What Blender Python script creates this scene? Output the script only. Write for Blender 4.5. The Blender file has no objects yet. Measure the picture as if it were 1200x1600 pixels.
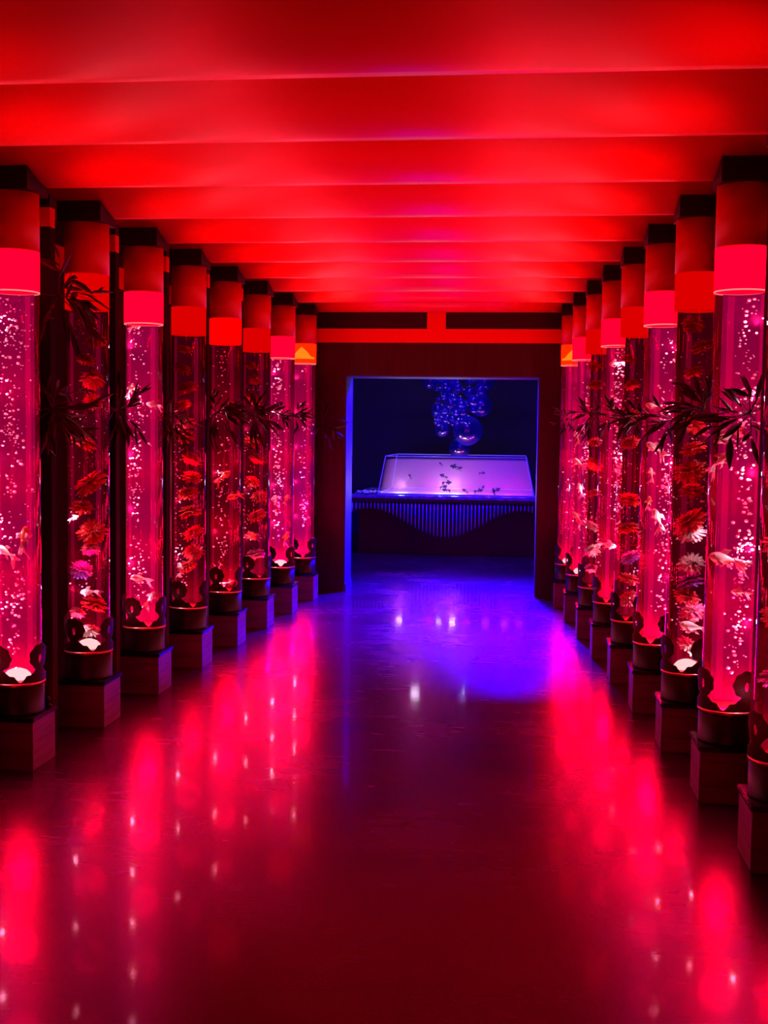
import bpy, bmesh, math, random
from mathutils import Vector, Matrix
PI = math.pi
scene = bpy.context.scene
C = bpy.context.collection

# ------------------------------------------------------------------ camera
HC = 1.5
PITCH, YAW, ROLL, FPX = 0.06886, 0.11279, 0.01293, 1829.5
fw = Vector((-math.sin(YAW)*math.cos(PITCH), math.cos(YAW)*math.cos(PITCH), -math.sin(PITCH)))
rt = Vector((math.cos(YAW), math.sin(YAW), 0))
up = rt.cross(fw)
rt2 = math.cos(ROLL)*rt + math.sin(ROLL)*up
up2 = -math.sin(ROLL)*rt + math.cos(ROLL)*up
cam_d = bpy.data.cameras.new('camera')
cam = bpy.data.objects.new('camera', cam_d); C.objects.link(cam)
cam.matrix_world = Matrix(((rt2.x, up2.x, -fw.x, 0), (rt2.y, up2.y, -fw.y, 0), (rt2.z, up2.z, -fw.z, HC), (0, 0, 0, 1)))
cam_d.sensor_fit = 'VERTICAL'; cam_d.sensor_height = 24.0
cam_d.lens = FPX/1600*24.0
cam_d.clip_start = 0.05
scene.camera = cam

def at(px, py, Y):
    """world point on the plane y = Y seen at a photo pixel (used to read positions off the photo)"""
    d = fw + rt2*((px-600)/FPX) - up2*((py-800)/FPX)
    return Vector((0, 0, HC)) + d*(Y/d.y)

# ------------------------------------------------------------------ world, view, global light
w = bpy.data.worlds.new('world'); scene.world = w; w.use_nodes = True
w.node_tree.nodes['Background'].inputs[0].default_value = (0.010, 0.0, 0.004, 1)
w.node_tree.nodes['Background'].inputs[1].default_value = 0.3
scene.view_settings.view_transform = 'Standard'
scene.view_settings.look = 'None'
scene.view_settings.exposure = 0.0
scene.view_settings.gamma = 1.0
try: scene.view_settings.use_curve_mapping = False
except Exception: pass
scene.cycles.use_denoising = True
scene.cycles.max_bounces = 7
scene.cycles.diffuse_bounces = 2
scene.cycles.glossy_bounces = 3
scene.cycles.transmission_bounces = 5
scene.cycles.volume_bounces = 1
scene.cycles.transparent_max_bounces = 28
scene.cycles.sample_clamp_indirect = 4.0
scene.cycles.caustics_reflective = False
scene.cycles.caustics_refractive = False

def lamp(name, kind, loc, color, power, size=0.1, size_y=None, aim=None, spot=None):
    d = bpy.data.lights.new(name, kind); d.color = color; d.energy = power
    if kind == 'AREA':
        d.shape = 'RECTANGLE' if size_y else 'SQUARE'; d.size = size
        if size_y: d.size_y = size_y
    else: d.shadow_soft_size = size
    if spot: d.spot_size = spot; d.spot_blend = 0.9
    o = bpy.data.objects.new(name, d); C.objects.link(o); o.location = loc
    if aim is not None:
        o.rotation_euler = (Vector(aim)-Vector(loc)).to_track_quat('-Z', 'Y').to_euler()
    return o

BLUE = (0.015, 0.0, 1.0)
# blue ceiling floods of the room beyond the doorway
lamp('blue_flood_light', 'SPOT', (-0.1, 13.0, 3.05), BLUE, 9000, 0.25, aim=(-0.65, 9.7, 0.0), spot=math.radians(80))
lamp('blue_flood_light', 'AREA', (-0.7, 12.6, 3.10), BLUE, 300, 0.8, 0.3, aim=(-0.8, 12.9, 0.0))
# added unseen red fills behind the viewer and between the columns
lamp('red_fill_flood', 'AREA', (-0.6, -2.2, 1.3), (1.0, 0.0, 0.01), 20, 2.4, 1.2, aim=(-0.6, 5.0, 1.5))
for _i in range(-2, 8):
    for _sx in (-1, 1):
        _y = 4.8237 + (_i-1)*0.75856 + 0.38
        _x = (-2.0840 + 0.05731*(_y-4.8237) - 0.02) if _sx < 0 else (0.7796 - 0.08028*(_y-4.8237) + 0.02)
        lamp('red_fill_low', 'SPOT', (_x, _y, 0.06), (1.0, 0.0, 0.0), 12, 0.03, aim=(_x - _sx*0.8, _y+0.2, 2.5), spot=math.radians(110))
        if _i < 7: lamp('red_fill_high', 'SPOT', (_x, _y+0.02, 2.28), (1.0, 0.0, 0.0), 19, 0.03, aim=(-0.65, _y+1.7, 2.60), spot=math.radians(68))  # added grazing fill, brightens the slats near their lips

# ------------------------------------------------------------------ row geometry (read from the photo)
Y0, S = 4.8237, 0.75856
XL, KL, XR, KR = -2.0840, 0.05731, 0.7796, -0.08028
def rowY(i): return Y0 + (i-1)*S
def lineL(Y): return XL + KL*(Y-Y0)
def lineR(Y): return XR + KR*(Y-Y0)
LIP = 0.217
ZS = 2.548
def slat_z(t): return ZS + 0.42*(1-t)**1.6
ZW = 10.75        # front plane of the end wall
ZB = 11.15        # back of the end wall

# ------------------------------------------------------------------ materials
def mat(name, base=(0.5,0.5,0.5), rough=0.5, metal=0.0, spec=0.5, emit=None, es=1.0, noise=None, coat=0.0, bump=None):
    m = bpy.data.materials.new(name); m.use_nodes = True
    nt = m.node_tree; b = nt.nodes['Principled BSDF']
    b.inputs['Base Color'].default_value = (*base, 1)
    b.inputs['Roughness'].default_value = rough
    b.inputs['Metallic'].default_value = metal
    b.inputs['Specular IOR Level'].default_value = spec
    b.inputs['Coat Weight'].default_value = coat
    b.inputs['Coat Roughness'].default_value = 0.06
    if emit:
        b.inputs['Emission Color'].default_value = (*emit, 1); b.inputs['Emission Strength'].default_value = es
    if noise:
        col2, scale, stretch = noise
        tc = nt.nodes.new('ShaderNodeTexCoord'); mp = nt.nodes.new('ShaderNodeMapping')
        mp.inputs['Scale'].default_value = stretch
        nz = nt.nodes.new('ShaderNodeTexNoise'); nz.inputs['Scale'].default_value = scale; nz.inputs['Detail'].default_value = 5
        cr = nt.nodes.new('ShaderNodeValToRGB'); cr.color_ramp.elements[0].position = 0.38; cr.color_ramp.elements[1].position = 0.62
        cr.color_ramp.elements[0].color = (*base, 1); cr.color_ramp.elements[1].color = (*col2, 1)
        nt.links.new(tc.outputs['Object'], mp.inputs[0]); nt.links.new(mp.outputs[0], nz.inputs['Vector'])
        nt.links.new(nz.outputs[0], cr.inputs[0]); nt.links.new(cr.outputs[0], b.inputs['Base Color'])
        if bump:
            bp = nt.nodes.new('ShaderNodeBump'); bp.inputs['Strength'].default_value = bump; bp.inputs['Distance'].default_value = 0.01
            nt.links.new(nz.outputs[0], bp.inputs['Height']); nt.links.new(bp.outputs[0], b.inputs['Normal'])
    return m

M = {}
M['wood'] = mat('dark_wood', (0.030,0.008,0.012), 0.5, noise=((0.018,0.005,0.008), 3.0, (8,8,0.6)), spec=0.35)
M['cap'] = mat('black_lacquer_wood', (0.020,0.008,0.016), 0.5, noise=((0.012,0.004,0.010), 4.0, (1,8,8)), spec=0.3)
M['redpaint'] = mat('red_painted_board', (0.75,0.004,0.003), 0.5, spec=0.3)
M['collar'] = mat('red_enamel_collar', (0.70,0.006,0.003), 0.42, spec=0.35)
M['slat'] = mat('red_lacquer_slat', (0.78,0.004,0.004), 0.42, metal=0.1, spec=0.35, noise=((0.70,0.003,0.003), 1.2, (0.5,3,3)))
M['steel'] = mat('brushed_steel', (0.30,0.07,0.18), 0.45, metal=0.35, noise=((0.20,0.045,0.12), 5.0, (1,1,14)))
M['steel_edge'] = mat('polished_steel_edge', (0.8,0.6,0.65), 0.18, metal=1.0)
M['blackgloss'] = mat('black_gloss', (0.008,0.005,0.008), 0.16, spec=0.6)
M['drum'] = mat('black_drum', (0.010,0.004,0.007), 0.40, spec=0.4)
M['copper'] = mat('copper_rim', (0.75,0.22,0.16), 0.3, metal=0.9)
M['crest'] = mat('dark_bronze', (0.035,0.006,0.008), 0.35, metal=0.3, spec=0.5)
M['leaf'] = mat('dark_leaf', (0.055,0.012,0.012), 0.55, spec=0.25, noise=((0.03,0.010,0.008), 6, (1,1,1)))
M['stem'] = mat('leaf_stem', (0.05,0.02,0.015), 0.7)
M['bubble'] = mat('air_bubble', (1.0,0.93,0.97), 0.25, spec=1.0)
M['bluewall'] = mat('blue_black_wall', (0.03,0.001,0.04), 0.8)
M['darkwall'] = mat('dark_wall', (0.045,0.010,0.022), 0.6, noise=((0.030,0.006,0.015), 2, (3,3,0.5)), spec=0.3)
M['jamb'] = mat('door_lining', (0.03,0.01,0.30), 0.5)

def emis(name, col, strength):
    m = bpy.data.materials.new(name); m.use_nodes = True; nt = m.node_tree
    for n in list(nt.nodes): nt.nodes.remove(n)
    e = nt.nodes.new('ShaderNodeEmission'); o = nt.nodes.new('ShaderNodeOutputMaterial')
    e.inputs[0].default_value = (*col, 1); e.inputs[1].default_value = strength
    nt.links.new(e.outputs[0], o.inputs[0]); return m

def clear(name, tint, veil, veilcol, gloss=1.0, ior=1.45, rough=0.03):
    """thin clear wall: mostly transparent, a slightly milky (translucent) share and a fresnel gloss"""
    m = bpy.data.materials.new(name); m.use_nodes = True; nt = m.node_tree
    for n in list(nt.nodes): nt.nodes.remove(n)
    out = nt.nodes.new('ShaderNodeOutputMaterial')
    tr = nt.nodes.new('ShaderNodeBsdfTransparent'); tr.inputs[0].default_value = (*tint, 1)
    last = tr
    if veil > 0:
        tl = nt.nodes.new('ShaderNodeBsdfTranslucent'); tl.inputs[0].default_value = (*veilcol, 1)
        mx = nt.nodes.new('ShaderNodeMixShader'); mx.inputs[0].default_value = veil
        nt.links.new(tr.outputs[0], mx.inputs[1]); nt.links.new(tl.outputs[0], mx.inputs[2]); last = mx
    if gloss > 0:
        gl = nt.nodes.new('ShaderNodeBsdfGlossy'); gl.inputs['Roughness'].default_value = rough
        fr = nt.nodes.new('ShaderNodeFresnel'); fr.inputs[0].default_value = ior
        geo = nt.nodes.new('ShaderNodeNewGeometry')
        inv = nt.nodes.new('ShaderNodeMath'); inv.operation = 'SUBTRACT'; inv.inputs[0].default_value = 1.0
        nt.links.new(geo.outputs['Backfacing'], inv.inputs[1])
        mu = nt.nodes.new('ShaderNodeMath'); mu.operation = 'MULTIPLY'
        nt.links.new(fr.outputs[0], mu.inputs[0]); nt.links.new(inv.outputs[0], mu.inputs[1])
        mg = nt.nodes.new('ShaderNodeMath'); mg.operation = 'MULTIPLY'; mg.inputs[1].default_value = gloss
        nt.links.new(mu.outputs[0], mg.inputs[0])
        m2 = nt.nodes.new('ShaderNodeMixShader')
        nt.links.new(mg.outputs[0], m2.inputs[0]); nt.links.new(last.outputs[0], m2.inputs[1]); nt.links.new(gl.outputs[0], m2.inputs[2]); last = m2
    nt.links.new(last.outputs[0], out.inputs[0])
    return m

M['acrylic'] = clear('clear_acrylic', (1.0,0.97,0.98), 0.0, (1,1,1), 1.0, 1.5, 0.02)
M['water_pink'] = clear('cloudy_pink_water', (1.0,0.80,0.90), 0.03, (1.0,0.01,0.22), 0.0)
M['water_dark'] = clear('dark_red_water', (0.95,0.75,0.82), 0.02, (1.0,0.01,0.12), 0.0)
M['post'] = mat('dull_black_wood', (0.022,0.006,0.009), 0.85, spec=0.08)
M['sphere_glass'] = clear('clear_glass_sphere', (0.50,0.50,0.95), 0.25, (0.06,0.02,1.0), 1.0, 2.4, 0.015)
M['tank_glass'] = clear('tank_glass', (0.93,0.9,1.0), 0.0, (0.7,0.3,1.0), 1.0, 1.5, 0.02)

M['ring_pink'] = emis('glowing_pink_ring', (1.0,0.0,0.006), 6)
M['ring_red'] = emis('glowing_red_ring', (1.0,0.0,0.0), 5)
M['ring_dim'] = emis('dim_red_ring', (1.0,0.0,0.0), 0.72)
M['ring_orange'] = emis('glowing_orange_ring', (1.0,0.006,0.0), 4.5)
M['cone_orange'] = emis('orange_lamp_cone', (1.0,0.10,0.004), 2.5)
M['rim_glow'] = emis('glow_water_rim', (1.0,0.28,0.26), 1.0)  # emission stands for lamp light caught on the water's edge
M['dome'] = emis('white_lamp_dome', (1.0,0.72,0.66), 1.25)
M['back_pink'] = emis('pink_water_glow', (1.0,0.0,0.22), 0.20)  # emission imitating the glow of lit water, on an added panel
M['back_red'] = emis('red_water_glow', (1.0,0.0,0.14), 0.13)
M['back_dark'] = emis('dark_water_glow', (1.0,0.0,0.12), 0.035)
M['strip_pink'] = emis('pink_band_glow', (1.0,0.0,0.15), 0.42)  # emission imitating bright vertical bands in the water
M['strip_red'] = emis('red_band_glow', (1.0,0.0,0.12), 0.14)

# floor: dark polished resin
def floor_mat():
    m = bpy.data.materials.new('polished_dark_resin'); m.use_nodes = True; nt = m.node_tree; N = nt.nodes; L = nt.links.new
    for n in list(N): N.remove(n)
    out = N.new('ShaderNodeOutputMaterial')
    tc = N.new('ShaderNodeTexCoord')
    n1 = N.new('ShaderNodeTexNoise'); n1.inputs['Scale'].default_value = 1.6; n1.inputs['Detail'].default_value = 4
    cr = N.new('ShaderNodeValToRGB')
    cr.color_ramp.elements[0].position = 0.35; cr.color_ramp.elements[1].position = 0.7
    cr.color_ramp.elements[0].color = (0.022,0.001,0.018,1); cr.color_ramp.elements[1].color = (0.038,0.002,0.030,1)
    r1 = N.new('ShaderNodeMapRange'); r1.inputs[3].default_value = 0.20; r1.inputs[4].default_value = 0.32
    mp2 = N.new('ShaderNodeMapping'); mp2.inputs['Scale'].default_value = (0.5, 2.0, 1)
    n2 = N.new('ShaderNodeTexNoise'); n2.inputs['Scale'].default_value = 7; n2.inputs['Detail'].default_value = 2
    df = N.new('ShaderNodeBsdfDiffuse'); gl = N.new('ShaderNodeBsdfGlossy'); gs = N.new('ShaderNodeBsdfGlossy')
    gl.inputs[0].default_value = (1.0, 0.06, 0.60, 1)
    gs.inputs[0].default_value = (1.0, 0.7, 0.9, 1); gs.inputs['Roughness'].default_value = 0.06
    fr = N.new('ShaderNodeFresnel'); fr.inputs[0].default_value = 1.33
    f2 = N.new('ShaderNodeMath'); f2.operation = 'MULTIPLY'; f2.inputs[1].default_value = 0.10
    m1 = N.new('ShaderNodeMixShader'); m2 = N.new('ShaderNodeMixShader')
    L(tc.outputs['Object'], n1.inputs['Vector']); L(n1.outputs[0], cr.inputs[0]); L(cr.outputs[0], df.inputs[0])
    L(n1.outputs[0], r1.inputs[0]); L(tc.outputs['Object'], mp2.inputs[0]); L(mp2.outputs[0], n2.inputs['Vector'])
    rr_ = N.new('ShaderNodeMapRange'); rr_.inputs[1].default_value = 0.3; rr_.inputs[2].default_value = 0.7; rr_.inputs[3].default_value = -0.015; rr_.inputs[4].default_value = 0.015
    ad = N.new('ShaderNodeMath'); ad.operation = 'ADD'
    L(n2.outputs[0], rr_.inputs[0]); L(rr_.outputs[0], ad.inputs[0]); L(r1.outputs[0], ad.inputs[1]); L(ad.outputs[0], gl.inputs['Roughness'])
    L(fr.outputs[0], m1.inputs[0]); L(df.outputs[0], m1.inputs[1]); L(gl.outputs[0], m1.inputs[2])
    L(fr.outputs[0], f2.inputs[0]); L(f2.outputs[0], m2.inputs[0]); L(m1.outputs[0], m2.inputs[1]); L(gs.outputs[0], m2.inputs[2])
    L(m2.outputs[0], out.inputs[0])
    return m
M['floor'] = floor_mat()

# ------------------------------------------------------------------ mesh helpers
def obj(name, bm, m, parent=None, smooth=False, loc=None):
    me = bpy.data.meshes.new(name)
    bmesh.ops.recalc_face_normals(bm, faces=bm.faces)
    bm.to_mesh(me); bm.free(); me.materials.append(m)
    if smooth:
        for p in me.polygons: p.use_smooth = True
    o = bpy.data.objects.new(name, me); C.objects.link(o)
    if parent: o.parent = parent
    if loc is not None: o.location = loc
    return o
def bx(bm, x0, x1, y0, y1, z0, z1, bev=0.0):
    r = bmesh.ops.create_cube(bm, size=1.0)
    vs = r['verts']
    bmesh.ops.scale(bm, vec=(x1-x0, y1-y0, z1-z0), verts=vs)
    bmesh.ops.translate(bm, vec=((x0+x1)/2, (y0+y1)/2, (z0+z1)/2), verts=vs)
    if bev:
        es = list({e for v in vs for e in v.link_edges})
        bmesh.ops.bevel(bm, geom=es, offset=bev, segments=2, affect='EDGES')
def box(name, x0, x1, y0, y1, z0, z1, m, parent=None, bev=0.0):
    bm = bmesh.new(); bx(bm, x0, x1, y0, y1, z0, z1, bev); return obj(name, bm, m, parent)
def lathe(bm, prof, n=48, a0=0.0, a1=2*PI, c=(0,0)):
    """revolve (r, z) points; a full turn closes"""
    full = abs(a1-a0-2*PI) < 1e-6
    k = n if full else n+1
    rings = [[bm.verts.new((c[0]+r*math.cos(a0+(a1-a0)*j/n), c[1]+r*math.sin(a0+(a1-a0)*j/n), z)) for j in range(k)] for r, z in prof]
    for a, b in zip(rings, rings[1:]):
        for j in range(n):
            q = (j+1) % k
            bm.faces.new((a[j], a[q], b[q], b[j]))
    return rings
def solid_lathe(bm, prof, n=48, c=(0,0)):
    r = lathe(bm, prof, n, c=c)
    bm.faces.new(list(reversed(r[0]))); bm.faces.new(r[-1])
def tube(bm, pts, rad, n=6):
    rings = []
    for i, p in enumerate(pts):
        p = Vector(p)
        t = (Vector(pts[min(i+1, len(pts)-1)]) - Vector(pts[max(i-1, 0)])).normalized()
        a = t.orthogonal().normalized(); b = t.cross(a)
        r = rad[i] if isinstance(rad, (list, tuple)) else rad
        rings.append([bm.verts.new(p + (a*math.cos(2*PI*j/n) + b*math.sin(2*PI*j/n))*r) for j in range(n)])
    for u, v in zip(rings, rings[1:]):
        for j in range(n): bm.faces.new((u[j], u[(j+1)%n], v[(j+1)%n], v[j]))
    bm.faces.new(list(reversed(rings[0]))); bm.faces.new(rings[-1])
def struct(o): o['kind'] = 'structure'; return o
def tag(o, label, cat, group=None, kind=None):
    o['label'] = label; o['category'] = cat
    if group: o['group'] = group
    if kind: o['kind'] = kind
    return o
def thing(name, label, cat, loc=(0,0,0), group=None):
    o = bpy.data.objects.new(name, None); C.objects.link(o); o.location = loc
    o.empty_display_size = 0.05
    return tag(o, label, cat, group)
def copy_tree(o, parent=None):
    c = o.copy(); C.objects.link(c)
    if parent: c.parent = parent
    for ch in o.children: copy_tree(ch, c)
    return c

# ------------------------------------------------------------------ the setting
struct(box('floor', -3.6, 2.8, -2.6, 17.4, -0.08, 0.0, M['floor']))
struct(box('ceiling', -3.0, 1.9, -2.6, ZW, 2.99, 3.05, M['cap']))
# side walls follow the two rows of tubes
def side_wall(name, line, off, sgn):
    def poly(z0, z1, m, nm, o1, o2, par=None):
        bm = bmesh.new()
        ya, yb = -2.5, ZW
        vs = []
        for z in (z0, z1):
            for (y, o) in ((ya, o1), (yb, o1), (yb, o2), (ya, o2)):
                vs.append(bm.verts.new((line(y)+sgn*o, y, z)))
        for f in ((0,1,2,3), (4,5,6,7), (0,1,5,4), (1,2,6,5), (2,3,7,6), (3,0,4,7)): bm.faces.new([vs[k] for k in f])
        return obj(nm, bm, m, par)
    w_ = struct(poly(0.0, 2.99, M['darkwall'], name, off, off+0.08))
    poly(2.43, 2.56, M['cap'], 'black_frieze', off-0.02, off-0.001, w_)
    poly(2.31, 2.43, M['redpaint'], 'red_frieze', off-0.02, off-0.001, w_)
    return w_
side_wall('wall_left', lineL, 0.36, -1)
side_wall('wall_right', lineR, 0.36, 1)
struct(box('wall_back', -3.0, 1.9, -2.6, -2.5, 0.0, 2.99, M['darkwall']))

DX0, DX1, DZ = -1.592, 0.190, 2.012
bm = bmesh.new()
xa, xb = lineL(ZW)-0.45, lineR(ZW)+0.45
bx(bm, xa, DX0, ZW, ZB, 0, 3.2); bx(bm, DX1, xb, ZW, ZB, 0, 3.2); bx(bm, DX0, DX1, ZW, ZB, DZ, 3.2)
we = struct(obj('wall_end', bm, M['wood']))
bm = bmesh.new()
FL, FR = -1.872, 0.372
bx(bm, xa, xb, ZW-0.022, ZW-0.001, 2.310, 2.435)
bx(bm, xa, xb, ZW-0.022, ZW-0.001, 2.585, 2.70)
bx(bm, -0.842, -0.672, ZW-0.022, ZW-0.001, 2.435, 2.585)
obj('red_frieze_frame', bm, M['redpaint'], we)
for a, b in ((xa, -0.842), (-0.672, xb)):
    box('frieze_panel', a, b, ZW-0.012, ZW-0.001, 2.435, 2.585, M['cap'], we)
# door lining (the reveal) as thin boards
door = thing('door_1', 'x', 'x', (0,0,0)); del door['label']; del door['category']; struct(door)
box('door_lining', DX0, DX0+0.012, ZW+0.012, ZB+0.01, 0.0, DZ-0.012, M['jamb'], door)
box('door_lining', DX1-0.012, DX1, ZW+0.012, ZB+0.01, 0.0, DZ-0.012, M['jamb'], door)
box('door_lining', DX0, DX1, ZW+0.012, ZB+0.01, DZ-0.012, DZ, M['jamb'], door)
box('baseboard', DX0+0.012, DX0+0.022, ZW+0.02, ZB, 0.0, 0.07, M['jamb'], door)
# the room beyond
struct(box('wall_far', -3.6, 2.8, 17.3, 17.4, 0, 3.3, M['bluewall']))
struct(box('wall_far_left', -3.6, -3.5, ZB, 17.3, 0, 3.3, M['bluewall']))
struct(box('wall_far_right', 2.7, 2.8, ZB, 17.3, 0, 3.3, M['bluewall']))
struct(box('ceiling_far', -3.6, 2.8, ZB, 17.4, 3.3, 3.36, M['bluewall']))

# ceiling slats: swooping red boards, each ending in a low lip
def slat(k):
    ya = Y0 + (k-1)*S + LIP - S; yb = ya + S
    tmax = 1.0 if yb < ZW else (ZW-0.025-ya)/S
    bm = bmesh.new(); n = 22
    prof = [(ya + 0.004 + (S-0.004)*tmax*j/n, slat_z(tmax*j/n)) for j in range(n+1)]
    pts = prof + [(y, z+0.016) for y, z in reversed(prof)]
    rows = []
    x0, x1 = lineL((ya+yb)/2)-0.355, lineR((ya+yb)/2)+0.35
    for x in (x0, x1):
        rows.append([bm.verts.new((x, y, z)) for y, z in pts])
    m_ = len(pts)
    for j in range(m_):
        bm.faces.new((rows[0][j], rows[0][(j+1)%m_], rows[1][(j+1)%m_], rows[1][j]))
    for j in range(n):
        for r in rows: bm.faces.new((r[j], r[j+1], r[m_-2-j], r[m_-1-j]))
    return struct(obj('trim_%d' % (k+6), bm, M['slat'], smooth=False))
for k in range(-5, 11):
    if Y0 + (k-1)*S + LIP - S < ZW-0.1: 
        s_ = slat(k)
        for p in s_.data.polygons: p.use_smooth = abs(p.normal.x) < 0.5 and p.area > 0.01
# dark posts between the tubes, along both walls
for side, line, sgn in (('left', lineL, -1), ('right', lineR, 1)):
    for i in range(-1, 9):
        y = rowY(i) + 0.43
        if y > ZW-0.1: continue
        a = line(y)+sgn*0.10; b = line(y)+sgn*0.338
        x0, x1 = min(a, b), max(a, b)
        t = thing('wall_post', 'dark wooden post with red band, %s along the %s wall' % (['ninth outside the view','nearest','second','third','fourth','fifth','sixth','seventh','eighth','farthest'][i+1], side), 'post', ((x0+x1)/2, y, 0), 'wall posts between the tubes')
        w2 = (x1-x0)/2
        box('post_shaft', -w2, w2, 0, 0.06, 0.0, 2.42, M['post'], t)
        box('red_band', -w2, w2, 0, 0.06, 2.42, 2.508, M['redpaint'], t)
        box('post_cap', -w2, w2, 0, 0.06, 2.508, 2.566, M['cap'], t)

# ------------------------------------------------------------------ the water columns
R_T = 0.106
Z_RIM, Z_LID, Z_WAT = 0.378, 0.236, 2.085
def crest_mesh():
    RC = 0.1225; circ = 2*PI*RC; nu = 352; nz = 76; H = 0.19
    sec = circ/4
    def inside(u, z):
        u = (u + sec/2) % sec - sec/2; a = abs(u)
        scal = 0.0025*math.cos(9*math.atan2(z-0.112, u)) 
        disc = math.hypot(u, z-0.113) < 0.058 + scal
        q = a/(sec/2)
        base = z < 0.006 + 0.075*(max(0.0, 1-q))**1.25 + 0.012*math.exp(-((q-0.72)/0.12)**2)
        notch = math.hypot(a-0.044, z-0.056) < 0.0105
        hole = (u/0.009)**2 + ((z-0.104)/0.019)**2 < 1
        return (disc or base or (a < 0.020 and z < 0.1)) and not notch and not hole
    bm = bmesh.new(); V = {}
    def v(i, j):
        i %= nu
        if (i, j) not in V:
            th = 2*PI*i/nu; flare = 0.006*max(0, (j*H/nz-0.10)/0.07)
            V[(i, j)] = bm.verts.new(((RC+flare)*math.cos(th), (RC+flare)*math.sin(th), j*H/nz))
        return V[(i, j)]
    for i in range(nu):
        for j in range(nz):
            if inside((i+.5)/nu*circ, (j+.5)*H/nz):
                bm.faces.new((v(i, j), v(i+1, j), v(i+1, j+1), v(i, j+1)))
    for _ in range(3):
        mv = []
        for vert in bm.verts:
            if vert.is_boundary and vert.co.z > 0.001:
                nb = [e.other_vert(vert).co for e in vert.link_edges if e.is_boundary]
                if len(nb) == 2: mv.append((vert, vert.co*0.4 + (nb[0]+nb[1])*0.3))
        for vert, c in mv: vert.co = c
    bmesh.ops.solidify(bm, geom=bm.faces[:], thickness=0.005)
    return bm

def make_proto():
    """one column; local +x points to the corridor, origin at the tube's foot"""
    t = bpy.data.objects.new('aquarium_column', None); C.objects.link(t); t.empty_display_size = 0.05
    P = {}
    bm = bmesh.new(); bx(bm, -0.125, 0.125, -0.130, 0.120, 0.0, 0.215, 0.002)
    P['ped'] = obj('pedestal', bm, M['steel'], t)
    bm = bmesh.new()
    for xx in (-0.126, 0.124):
        bx(bm, xx, xx+0.003, -0.1315, -0.1285, 0.003, 0.213)
    obj('metal_edge', bm, M['steel_edge'], P['ped'])
    P['lid'] = box('pedestal_lid', -0.133, 0.133, -0.138, 0.128, 0.2155, Z_LID, M['blackgloss'], t, 0.004)
    bm = bmesh.new(); solid_lathe(bm, [(0.117, Z_LID+0.0005), (0.119, Z_LID+0.006), (0.117, Z_LID+0.012), (0.117, Z_RIM-0.016)], 56)
    P['drum'] = obj('base_drum', bm, M['drum'], t, True)
    bm = bmesh.new(); solid_lathe(bm, [(0.117, Z_RIM-0.0155), (0.1215, Z_RIM-0.013), (0.1225, Z_RIM-0.006), (0.120, Z_RIM-0.001)], 56)
    P['rim'] = obj('metal_rim', bm, M['copper'], t, True)
    P['crest'] = obj('scroll_crest', crest_mesh(), M['crest'], t, True, loc=(0, 0, Z_RIM))
    bm = bmesh.new(); r = lathe(bm, [(R_T, Z_RIM), (R_T, Z_WAT)], 64)
    P['tube'] = obj('clear_tube', bm, M['acrylic'], t, True)
    bm = bmesh.new(); solid_lathe(bm, [(R_T-0.004, Z_RIM+0.002), (R_T-0.004, Z_WAT-0.002)], 48)
    P['water'] = obj('water', bm, M['water_pink'], t, True)
    bm = bmesh.new(); lathe(bm, [(0.001, Z_WAT+0.002), (0.108, Z_WAT), (0.1085, 2.255), (0.001, 2.2555)], 56)
    P['ring'] = obj('light_ring', bm, M['ring_pink'], t, True)
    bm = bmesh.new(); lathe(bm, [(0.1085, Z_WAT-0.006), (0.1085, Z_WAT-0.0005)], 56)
    P['rimglow'] = obj('water_rim', bm, M['rim_glow'], t, True)
    bm = bmesh.new(); solid_lathe(bm, [(0.1095, 2.257), (0.1095, 2.504)], 56)
    P['collar'] = obj('red_collar', bm, M['collar'], t, True)
    bm = bmesh.new(); n = 8; pts = []
    for j in range(n+1):
        yl = 0.22*j/n; tt = (S-LIP+yl)/S
        pts.append((yl-0.11, slat_z(min(tt, 1.0))-0.003))
    pts = [(-0.11, 2.505)] + pts + [(0.11, 2.505)]
    rows = [[bm.verts.new((x, y, z)) for y, z in pts] for x in (-0.11, 0.11)]
    for r in rows: bm.faces.new(r)
    k = len(pts)
    for j in range(k): bm.faces.new((rows[0][j], rows[0][(j+1)%k], rows[1][(j+1)%k], rows[1][j]))
    P['cap'] = obj('wooden_cap', bm, M['cap'], t)
    # added glow: curved panel on the wall side and slim strips imitate lit water
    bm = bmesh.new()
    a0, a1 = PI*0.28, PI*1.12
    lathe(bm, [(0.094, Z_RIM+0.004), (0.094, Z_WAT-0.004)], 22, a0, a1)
    P['back'] = obj('back_glow', bm, M['back_pink'], t, True)
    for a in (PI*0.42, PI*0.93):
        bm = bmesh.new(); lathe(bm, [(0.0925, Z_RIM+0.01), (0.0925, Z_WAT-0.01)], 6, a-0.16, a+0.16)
        obj('glow_strip', bm, M['strip_pink'], t, True)
    # pinkish white fill points inside the tube are added per column
    return t
proto = make_proto()
proto_mats = {}

rng = random.Random(5)
ORD = ['nearest','second','third','fourth','fifth','sixth','seventh','eighth']
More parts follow.
